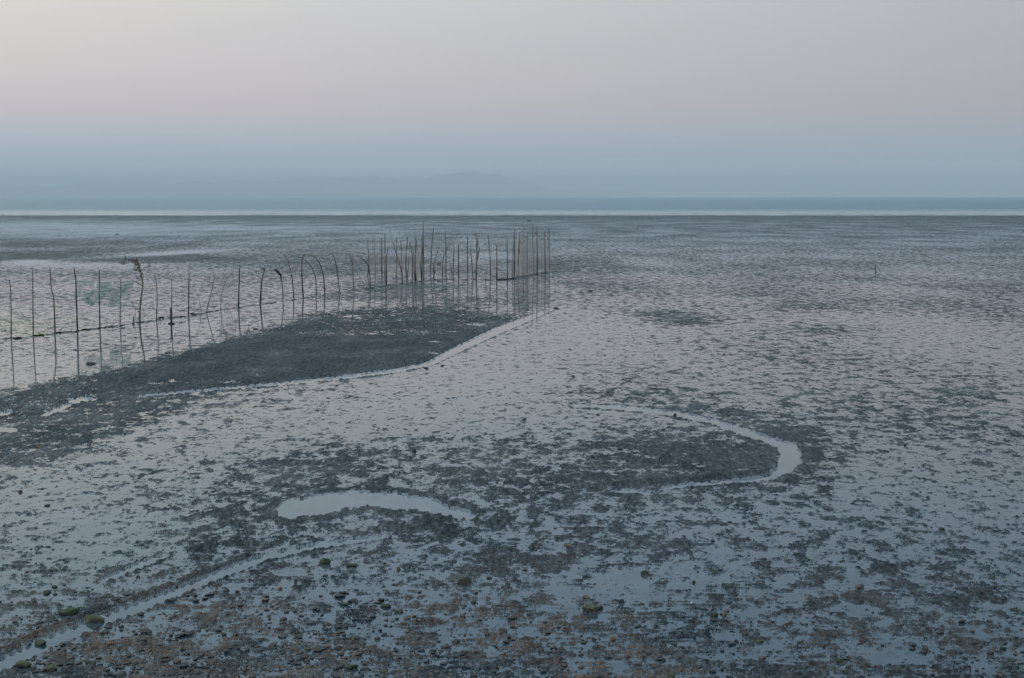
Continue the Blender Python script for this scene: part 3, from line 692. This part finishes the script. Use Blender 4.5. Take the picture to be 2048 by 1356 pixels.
PP = catmull(P, 12); PP = [p + Vector((random.gauss(0, .02), random.gauss(0, .10), random.uniform(-.015, .02))) for p in PP]
tube(V, Fc, [p - base - Vector((0, 0, .010)) for p in PP], .016, .018, 6, .9)
o = mesh_obj("net_footing", V, Fc, FOOT); o.location = base; tag(o, "dark muddy foot rope running along the base of the whole net fence", "rope")
tagbase = at(878, 545)
b = NB("worn_plastic"); card_mat = b.done(b.bsdf(c3(.13, .14, .14), .6, .4))

# float / tag hanging near the trap
bm = bmesh.new(); bmesh.ops.create_cube(bm, size=1); 
for v_ in bm.verts: v_.co.x *= 8 * tagbase.y / F; v_.co.z *= 6.5 * tagbase.y / F; v_.co.y *= .05
bmesh.ops.bevel(bm, geom=bm.edges[:], offset=.012, segments=2, affect="EDGES")
me = bpy.data.meshes.new("net_float"); bm.to_mesh(me); bm.free(); me.materials.append(card_mat)
o = bpy.data.objects.new("net_float", me); COL.objects.link(o); o.location = at(878, 528, tagbase.y)
tag(o, "small grey rectangular float hung on the net right of a thin leaning stake", "float")

# ------------------------------------------------------------------ stones
def stone_material(name, dry, wet, green, gamount):
    b = NB(name); g = b.n("TexCoord").outputs["Object"]
    geo = b.n("NewGeometry"); sn = b.n("SeparateXYZ"); b.put(sn.inputs[0], geo.outputs["Normal"])
    nz = b.noise(g, 22, 5, .65); n2 = b.noise(g, 60, 3, .6)
    col = b.mix(b.mapr(nz, .35, .65), wet, dry)
    f = b.math("MULTIPLY", b.mapr(b.math("ADD", sn.outputs[2], b.math("MULTIPLY", b.math("SUBTRACT", nz, .5), 2.0)), .05, .45), gamount)
    gc = b.mix(n2, green, tuple(v * .35 for v in green[:3]) + (1,))
    col = b.mix(f, col, gc)
    return b.done(b.bsdf(col, .6, .35, b.bump(b.math("ADD", nz, n2), .01, .9)))
S_GREEN = stone_material("mossy_stone", c3(.05, .047, .040), c3(.018, .020, .018), c3(.010, .036, .006), 1.0)
S_PART = stone_material("half_mossy_stone", c3(.14, .12, .09), c3(.04, .036, .03), c3(.03, .06, .015), .75)
S_DARK = stone_material("dark_stone", c3(.04, .045, .05), c3(.012, .014, .017), c3(.02, .03, .02), .15)
S_BROWN = stone_material("brown_stone", c3(.15, .10, .075), c3(.05, .035, .03), c3(.03, .05, .02), .1)
S_ORANGE = stone_material("orange_stone", c3(.30, .13, .04), c3(.14, .06, .02), c3(.1, .06, .02), .1)
S_WHITE = stone_material("white_shell", c3(.6, .58, .55), c3(.4, .38, .36), c3(.2, .2, .1), .1)

def stone_mesh(name, sx, sy, sz, seed, angular):
    r = random.Random(seed); bm = bmesh.new(); bmesh.ops.create_icosphere(bm, subdivisions=3, radius=1)
    planes = []
    for _ in range(angular):
        nn = Vector((r.gauss(0, 1), r.gauss(0, 1), r.gauss(.3, .8))).normalized(); planes.append((nn, r.uniform(.55, .85)))
    ph = [Vector((r.uniform(-3, 3), r.uniform(-3, 3), r.uniform(-3, 3))) for _ in range(4)]
    for v_ in bm.verts:
        p = v_.co.copy()
        for nn, dd in planes:
            q = p.dot(nn)
            if q > dd: p -= nn * (q - dd)
        d = sum(math.sin(p.dot(h_) * (1.3 + i)) / (1.5 + i) for i, h_ in enumerate(ph)) * .09
        p *= 1 + d + r.uniform(-.025, .025)
        v_.co = Vector((p.x * sx, p.y * sy, p.z * sz))
    me = bpy.data.meshes.new(name); bm.to_mesh(me); bm.free(); return me
def stone(px, py, wpx, hpx, mat, label, cat="stone", seed=0, ang=7, name="stone", group=None, rz=None):
    hpx = hpx * (.75 if py < 1080 else .85)
    base = at(px, py + hpx * .35); k = base.y / F * 1.04
    me = stone_mesh(name, wpx * k / 2, wpx * k / 2 * random.uniform(.7, .95), hpx * k / 2 * 1.15, seed + int(px), ang)
    me.materials.append(mat); me.polygons.foreach_set("use_smooth", [ang < 6] * len(me.polygons))
    o = bpy.data.objects.new(name, me); COL.objects.link(o); o.location = base + Vector((0, wpx * k * .3, hpx * k * .28))
    o.rotation_euler = (0, 0, random.uniform(-.5, .5) if rz is None else rz)
    return tag(o, label, cat, group)
G_ = "stones lying on the mud"
SL = [
 (137, 1225, 46, 20, S_GREEN, "largest green-topped flat stone at lower left, above the straight channel"),
 (163, 1218, 22, 10, S_GREEN, "small dark green stone touching the upper right of the large flat green one"),
 (182, 1240, 50, 24, S_PART, "angular stone with mossy cap lying against the bank of the straight channel"),
 (108, 1174, 13, 6, S_GREEN, "tiny green pebble above the large green stone, the farther of two"),
 (92, 1188, 13, 6, S_GREEN, "tiny green pebble above the large green stone, the nearer of two"),
 (84, 1244, 13, 5, S_GREEN, "small flat green stone below left of the large green one"),
 (78, 1288, 28, 14, S_GREEN, "bright green mossy lump on the bank at the lower left corner"),
 (42, 1332, 38, 18, S_PART, "brown-green stone beside the channel near the bottom left corner"),
 (100, 1338, 34, 16, S_PART, "greyish mossy stone at the bottom edge near the left corner"),
 (647, 1125, 26, 15, S_GREEN, "dark green rounded weed-covered stone just below the straight channel"),
 (702, 1131, 27, 10, S_GREEN, "low green stone to the right of the rounded one below the channel"),
 (770, 1213, 23, 10, S_GREEN, "green stone alone among brown rippled mud, lower middle"),
 (929, 1164, 30, 22, S_PART, "domed brown stone with mossy crown, lower middle"),
 (950, 1110, 12, 7, S_GREEN, "small green tuft on a brown patch above the domed stone"),
 (1180, 1219, 38, 26, S_PART, "blocky stone with sharp pale edge and mossy top, lower centre"),
 (1198, 1217, 20, 9, S_GREEN, "green tail of weed on the right of the blocky stone"),
 (1172, 1195, 15, 9, S_BROWN, "small brown stone just above the blocky mossy one"),
 (1138, 1092, 14, 7, S_BROWN, "small brown stone in the water above the calm pool"),
 (1291, 1147, 20, 12, S_GREEN, "dark green stone alone in the calm pool"),
 (1388, 1164, 8, 7, S_GREEN, "tiny green stone at the right edge of the calm pool"),
 (1429, 1231, 18, 14, S_GREEN, "bright green stone with a brown one at its right side"),
 (1450, 1230, 10, 11, S_BROWN, "brown stone close to the right of a bright green one"),
 (1279, 1252, 11, 7, S_GREEN, "tiny dark green stone below the blocky stone, toward the right"),
 (1188, 1279, 8, 10, S_DARK, "small pointed black stone below the blocky stone"),
 (1170, 1286, 8, 6, S_GREEN, "tiny bright green pebble beside the pointed black stone"),
 (1226, 1279, 14, 12, S_BROWN, "brown stone to the right of the pointed black one"),
 (709, 1278, 15, 16, S_PART, "shell-like pale stone with a green side, bottom middle"),
 (703, 1335, 27, 12, S_GREEN, "bright green weedy stone near the bottom edge, left of centre"),
 (768, 1344, 18, 9, S_PART, "small mossy stone at the bottom edge beside the bright green one"),
 (1338, 1353, 28, 12, S_PART, "mossy stone cut by the bottom edge right of centre"),
 (1518, 1284, 20, 8, S_PART, "brown-green stone near the bottom, left of a tiny green pebble"),
 (1600, 1285, 14, 5, S_GREEN, "tiny green pebble in bluish water near the bottom right"),
 (1680, 1323, 25, 12, S_GREEN, "rounded dark green stone near the bottom right"),
 (2007, 1297, 14, 9, S_GREEN, "bright green stone close to the right edge at the bottom"),
 (1885, 1058, 11, 6, S_GREEN, "small green stone among dark mud patches on the right side"),
 (2003, 1352, 16, 10, S_BROWN, "brown stone cut by the bottom edge at the right corner"),
 (797, 1138, 9, 9, S_PART, "small tan stone above the lone green stone, middle"),
 (865, 1099, 9, 6, S_BROWN, "small reddish pebble in the open water right of the channel's end"),
 (561, 1176, 8, 8, S_ORANGE, "tiny orange stone in the water left of the middle"),
 (591, 1164, 8, 12, S_DARK, "small upright dark stone right of the orange one"),
 (774, 1308, 12, 10, S_BROWN, "little brown stone in a pool near the bottom middle"),
 (290, 1265, 24, 12, S_DARK, "black shiny stone below the straight channel"),
 (283, 1281, 24, 13, S_DARK, "dark stone just below the black shiny one"),
 (218, 1288, 20, 16, S_BROWN, "reddish brown lump left of two dark stones"),
 (248, 1293, 14, 9, S_DARK, "dark blue-grey stone between a reddish lump and the bottom"),
 (180, 1326, 22, 11, S_DARK, "long dark stone near the bottom left"),
 (240, 1350, 28, 14, S_DARK, "dark stone at the bottom edge left of the middle"),
 (460, 1293, 24, 9, S_DARK, "flat black stone by the brown ripples in the lower left middle"),
 (598, 1276, 12, 8, S_DARK, "angular black stone beside a hollow in the brown mud"),
 (636, 1300, 36, 14, S_DARK, "grey rounded stone at the mouth of the hollow in the brown mud"),
 (679, 1194, 24, 8, S_DARK, "blue-black flat stone, uppermost of a cluster"),
 (706, 1203, 22, 10, S_DARK, "blue-black stone, rightmost of the cluster"),
 (687, 1209, 20, 8, S_DARK, "blue-black stone, lowest of the cluster"),
 (1243, 1203, 14, 12, S_DARK, "dark stone in a small mud patch right of the blocky stone"),
 (1018, 1275, 12, 13, S_DARK, "dark pointed stone with brown foot, bottom middle"),
 (1392, 1333, 8, 9, S_DARK, "tiny dark knob standing in the brown mud at the bottom"),
 (828, 902, 10, 10, S_DARK, "small black block standing upright in the middle of the flat"),
 (179, 727, 21, 7, S_DARK, "dark boulder on the bright water between the fence and the mud bank"),
 (75, 893, 8, 7, S_ORANGE, "small rust-coloured stone at the left below the mud bank"),
 (388, 777, 8, 3, S_ORANGE, "small dark red fragment on the lower edge of the mud bank"),
 (130, 800, 13, 6, S_BROWN, "brownish lump beside a small bright puddle at the bank's left end"),
 (511, 658, 11, 3.4, S_DARK, "thin dark flat stone on the water just right of the gull"),
 (533, 664, 9, 3, S_BROWN, "brown flat stone at the end of a long reflection near the gull"),
 (605, 663, 8, 4, S_DARK, "small dark lump by a white patch at the bank's upper edge"),
 (636, 709.5, 6, 4, S_DARK, "black lump in the middle of the smooth mud bank"),
 (563, 708, 6, 2.5, S_DARK, "tiny dark lump on the smooth mud bank, left of the black one"),
 (762, 693, 30, 4, S_DARK, "long thin dark heap near the middle of the mud bank"),
 (853, 736, 10, 5, S_DARK, "dark clod just outside the creek round the mud bank"),
 (885, 731, 9, 4, S_DARK, "small dark clod right of the creek bend"),
 (1180, 582, 11, 4, S_DARK, "dark low clod near the far end of the creek"),
 (1112, 616, 11, 4, S_DARK, "dark low clod beside the creek below the tall poles"),
 (1811, 890, 6, 7, S_DARK, "small dark pointed stone on the right of the curved creek"),
 (1146, 752, 6, 5, S_DARK, "tiny black stone on bright water above the curved creek"),
 (1384, 1207, 7, 5, S_WHITE, "tiny white shell in the shallow water, lower right of centre"),
 (234, 468, 10, 1.8, S_DARK, "long low dark object far out on the left flat"),
 (1058, 440.8, 9, 2.2, S_DARK, "low dark object far out near the shoreline behind the tall poles"),
 (350, 1228 - 55, 12, 7, S_DARK, "small dark stone in the water above the straight channel"),
 (1260, 921, 24, 5, S_DARK, "flat black slab on the mud inside the curved creek"),
 (1240, 898, 12, 5, S_DARK, "black lump on the mud left inside the curved creek"),
 (1350, 830, 7, 8, S_DARK, "pointed dark stone at the upper bank of the curved creek"),
 (1196, 829, 7, 5, S_DARK, "dark lump left of the start of the curved creek"),
 (1050, 838, 6, 7, S_DARK, "black stub on bright water left of the curved creek"),
 (93, 1011, 12, 6, S_DARK, "dark clod on open water at the far left of the middle ground"),
 (40, 983, 10, 8, S_BROWN, "brown clod near the left edge below the mud bank"),
]
for i, a in enumerate(SL):
    stone(a[0], a[1], a[2], a[3], a[4], a[5], "shell" if a[4] is S_WHITE else "stone", i, 9 if a[3] > 9 else 5, "shell" if a[4] is S_WHITE else "stone")

# a low algae clump at the fence foot
def clump(px, py, wpx, label, seed):
    base = at(px, py); r = random.Random(seed); V, Fc = [], []; k = base.y / F
    for _ in range(110):
        c_ = Vector((r.gauss(0, wpx * k * .2), r.gauss(0, .05), abs(r.gauss(0, .008))))
        a = Vector((r.gauss(0, 1), r.gauss(0, 1), r.gauss(0, .25))).normalized() * r.uniform(.02, .05)
        s_ = a.cross(Vector((r.gauss(0, 1), r.gauss(0, 1), r.gauss(0, 1)))).normalized() * r.uniform(.01, .025); o_ = len(V)
        V += [c_ - a, c_ + s_, c_ + a, c_ - s_]; Fc.append((o_, o_ + 1, o_ + 2, o_ + 3))
    o = mesh_obj("seaweed", V, Fc, WEED, None, False); o.location = base; tag(o, label, "seaweed", "seaweed clumps at the fence foot")
WEED = cloth_mat("seaweed", c3(.03, .045, .02))
for px, py, wx, lb in ((35, 677, 16, "dark weed clump at the fence foot near the leftmost stake"), (80, 671, 18, "dark weed clump between the second and third fence stake"), (118, 666, 14, "weed clump at the foot of the kinked stake"),
                       (168, 660, 10, "weed clump below the left edge of the teal net"), (220, 654, 12, "weed clump below the middle of the teal net"), (280, 645, 14, "yellowish weed clump round the foot of the bare sapling"),
                       (322, 636, 12, "weed clump right of the thin bowed stake"), (385, 627.5, 7, "weed clump right of a straight dark stake"), (733, 577.5, 8, "left weed clump at the foot of the arched stake before the trap"),
                       (743, 577, 9, "right weed clump at the foot of the arched stake before the trap"), (1090, 547, 18, "weed clump at the foot of the stakes at the trap's right end"), (1108, 544, 16, "greenish weed clump just right of the last pole")):
    clump(px, py, wx, lb, int(px))

# ------------------------------------------------------------------ pebbles and clods (uncountable)
V, Fc = [], []
ico = bmesh.new(); bmesh.ops.create_icosphere(ico, subdivisions=1, radius=1); IV = [v_.co.copy() for v_ in ico.verts]; IF = [tuple(v_.index for v_ in f_.verts) for f_ in ico.faces]; ico.free()
pr = random.Random(5)
def pebble(px, py, w_):
    p = at(px, py); k = p.y / F; s_ = w_ * k / 2; o_ = len(V); an = pr.uniform(0, 6.28); ca, sa = math.cos(an), math.sin(an)
    sx, sy, sz = s_ * pr.uniform(.8, 1.3), s_ * pr.uniform(.7, 1.2), s_ * pr.uniform(.4, .75)
    for q in IV:
        j = 1 + pr.uniform(-.38, .3); x, y, z = q.x * sx * j, q.y * sy * j, q.z * sz * j
        V.append((p.x + x * ca - y * sa, p.y + x * sa + y * ca, sz * .35 + z))
    for f_ in IF: Fc.append(tuple(o_ + i for i in f_))
KEEP = []
def dry(px, py):
    c_, ch_ = cover_px(np.array(px), np.array(py))[:2]
    return (ch_ < .1) & (c_ > .27)
_pebble = pebble
def pebble(*a): KEEP.append(a)
for _ in range(3200):
    px = pr.uniform(-20, 2060) if pr.random() < .4 else pr.gauss(420, 300); py = 1356 - abs(pr.gauss(0, 85)) + 10
    pebble(px, py, pr.choice([4, 4, 5, 6, 7, 8, 10, 13, 18]) * pr.uniform(.7, 1.1))
for _ in range(500):
    pebble(pr.uniform(-20, 2060), pr.uniform(900, 1250), pr.uniform(2, 6))
ok_ = dry([a[0] for a in KEEP], [a[1] for a in KEEP])
for a_, q_ in zip(KEEP, ok_):
    if q_: _pebble(*a_)
b = NB("clod_and_pebble"); g = b.n("TexCoord").outputs["Object"]; nz = b.noise(g, 1.6, 2); n3 = b.noise(g, 30, 4, .65)
tone = b.mix(b.mapr(nz, .45, .6), c3(.022, .027, .033), c3(.085, .062, .050))
PEB = b.done(b.bsdf(b.mix(b.mapr(n3, .35, .65), tone, c3(.012, .014, .017)), .5, .35, b.bump(n3, .008, .8)))
o = mesh_obj("pebbles", V, Fc, PEB, None, False); tag(o, "dark pebbles and mud clods strewn over the near flat", "pebbles", None, "stuff")

# ------------------------------------------------------------------ gull
def skin_body(name, verts, edges, radii, mat, parent, sub=2):
    me = bpy.data.meshes.new(name); me.from_pydata(verts, edges, []); me.update()
    o = bpy.data.objects.new(name, me); COL.objects.link(o)
    o.modifiers.new("skin", "SKIN"); sk_ = me.skin_vertices[0].data
    for i, r_ in enumerate(radii): sk_[i].radius = r_ if isinstance(r_, tuple) else (r_, r_)
    sk_[0].use_root = True
    s2 = o.modifiers.new("sub", "SUBSURF"); s2.levels = sub; s2.render_levels = sub
    dg = bpy.context.evaluated_depsgraph_get(); m2 = bpy.data.meshes.new_from_object(o.evaluated_get(dg)); m2.name = name
    bpy.data.objects.remove(o)
    m2.materials.clear(); m2.materials.append(mat); m2.polygons.foreach_set("use_smooth", [True] * len(m2.polygons))
    o = bpy.data.objects.new(name, m2); COL.objects.link(o); o.parent = parent; return o
def plain(name, col, rough=.7):
    b = NB(name); g = b.n("TexCoord").outputs["Object"]; return b.done(b.bsdf(b.mix(b.mapr(b.noise(g, 40, 3), .3, .7), col, tuple(v * .8 for v in col[:3]) + (1,)), rough, .3))
base = at(497.3, 656); gull = empty("seagull", base)
tag(gull, "small white gull with pale grey wings standing in the shallow water", "gull")
WHITE = plain("white_feathers", c3(.62, .64, .66)); GREYF = plain("grey_feathers", c3(.36, .41, .47)); BEAK = plain("bill_and_legs", c3(.10, .04, .03))
body = [(-.012, 0, .085), (.035, 0, .098), (.062, 0, .122), (.072, 0, .143), (-.055, 0, .088), (-.095, 0, .092)]
skin_body("body", body, [(0, 1), (1, 2), (2, 3), (0, 4), (4, 5)], [(.036, .036), (.034, .033), (.020, .020), (.021, .020), (.024, .026), (.010, .008)], WHITE, gull)
for s_ in (-1, 1):
    skin_body("wing", [(.03, s_ * .028, .105), (-.03, s_ * .030, .100), (-.085, s_ * .018, .096), (-.13, s_ * .006, .092)], [(0, 1), (1, 2), (2, 3)], [(.016, .010), (.020, .011), (.013, .008), (.004, .003)], GREYF, gull, 1)
    V, Fc = [], []; tube(V, Fc, [Vector((-.005, s_ * .015, .06)), Vector((-.003, s_ * .016, .03)), Vector((0, s_ * .016, -.01))], .004, .0035, 6, 0); mesh_obj("leg", V, Fc, BEAK, gull)
V, Fc = [], []; tube(V, Fc, [Vector((.088, 0, .143)), Vector((.102, 0, .141)), Vector((.115, 0, .136))], .006, .002, 6, 0); mesh_obj("beak", V, Fc, BEAK, gull)
gull.rotation_euler = (0, 0, math.pi - .35)
gull.scale = (1.05,) * 3

# ------------------------------------------------------------------ haze
bm = bmesh.new(); bmesh.ops.create_cube(bm, size=1)
for v_ in bm.verts:
    v_.co = Vector((v_.co.x * 60000, v_.co.y * 26200 + 12950, -1.6 if v_.co.z < 0 else HAZE_TOP))
me = bpy.data.meshes.new("haze"); bm.to_mesh(me); bm.free()
b = NB("haze_air"); pv = b.n("VolumePrincipled"); pv.inputs["Density"].default_value = HAZE; pv.inputs["Color"].default_value = (.76, .885, 1.0, 1)
pv.inputs["Anisotropy"].default_value = 0.0
b.t.links.new(pv.outputs[0], b.out.inputs["Volume"]); me.materials.append(b.m)
o = bpy.data.objects.new("haze", me); COL.objects.link(o); tag(o, "pale blue sea haze over the whole flat and sea", "haze", None, "stuff")
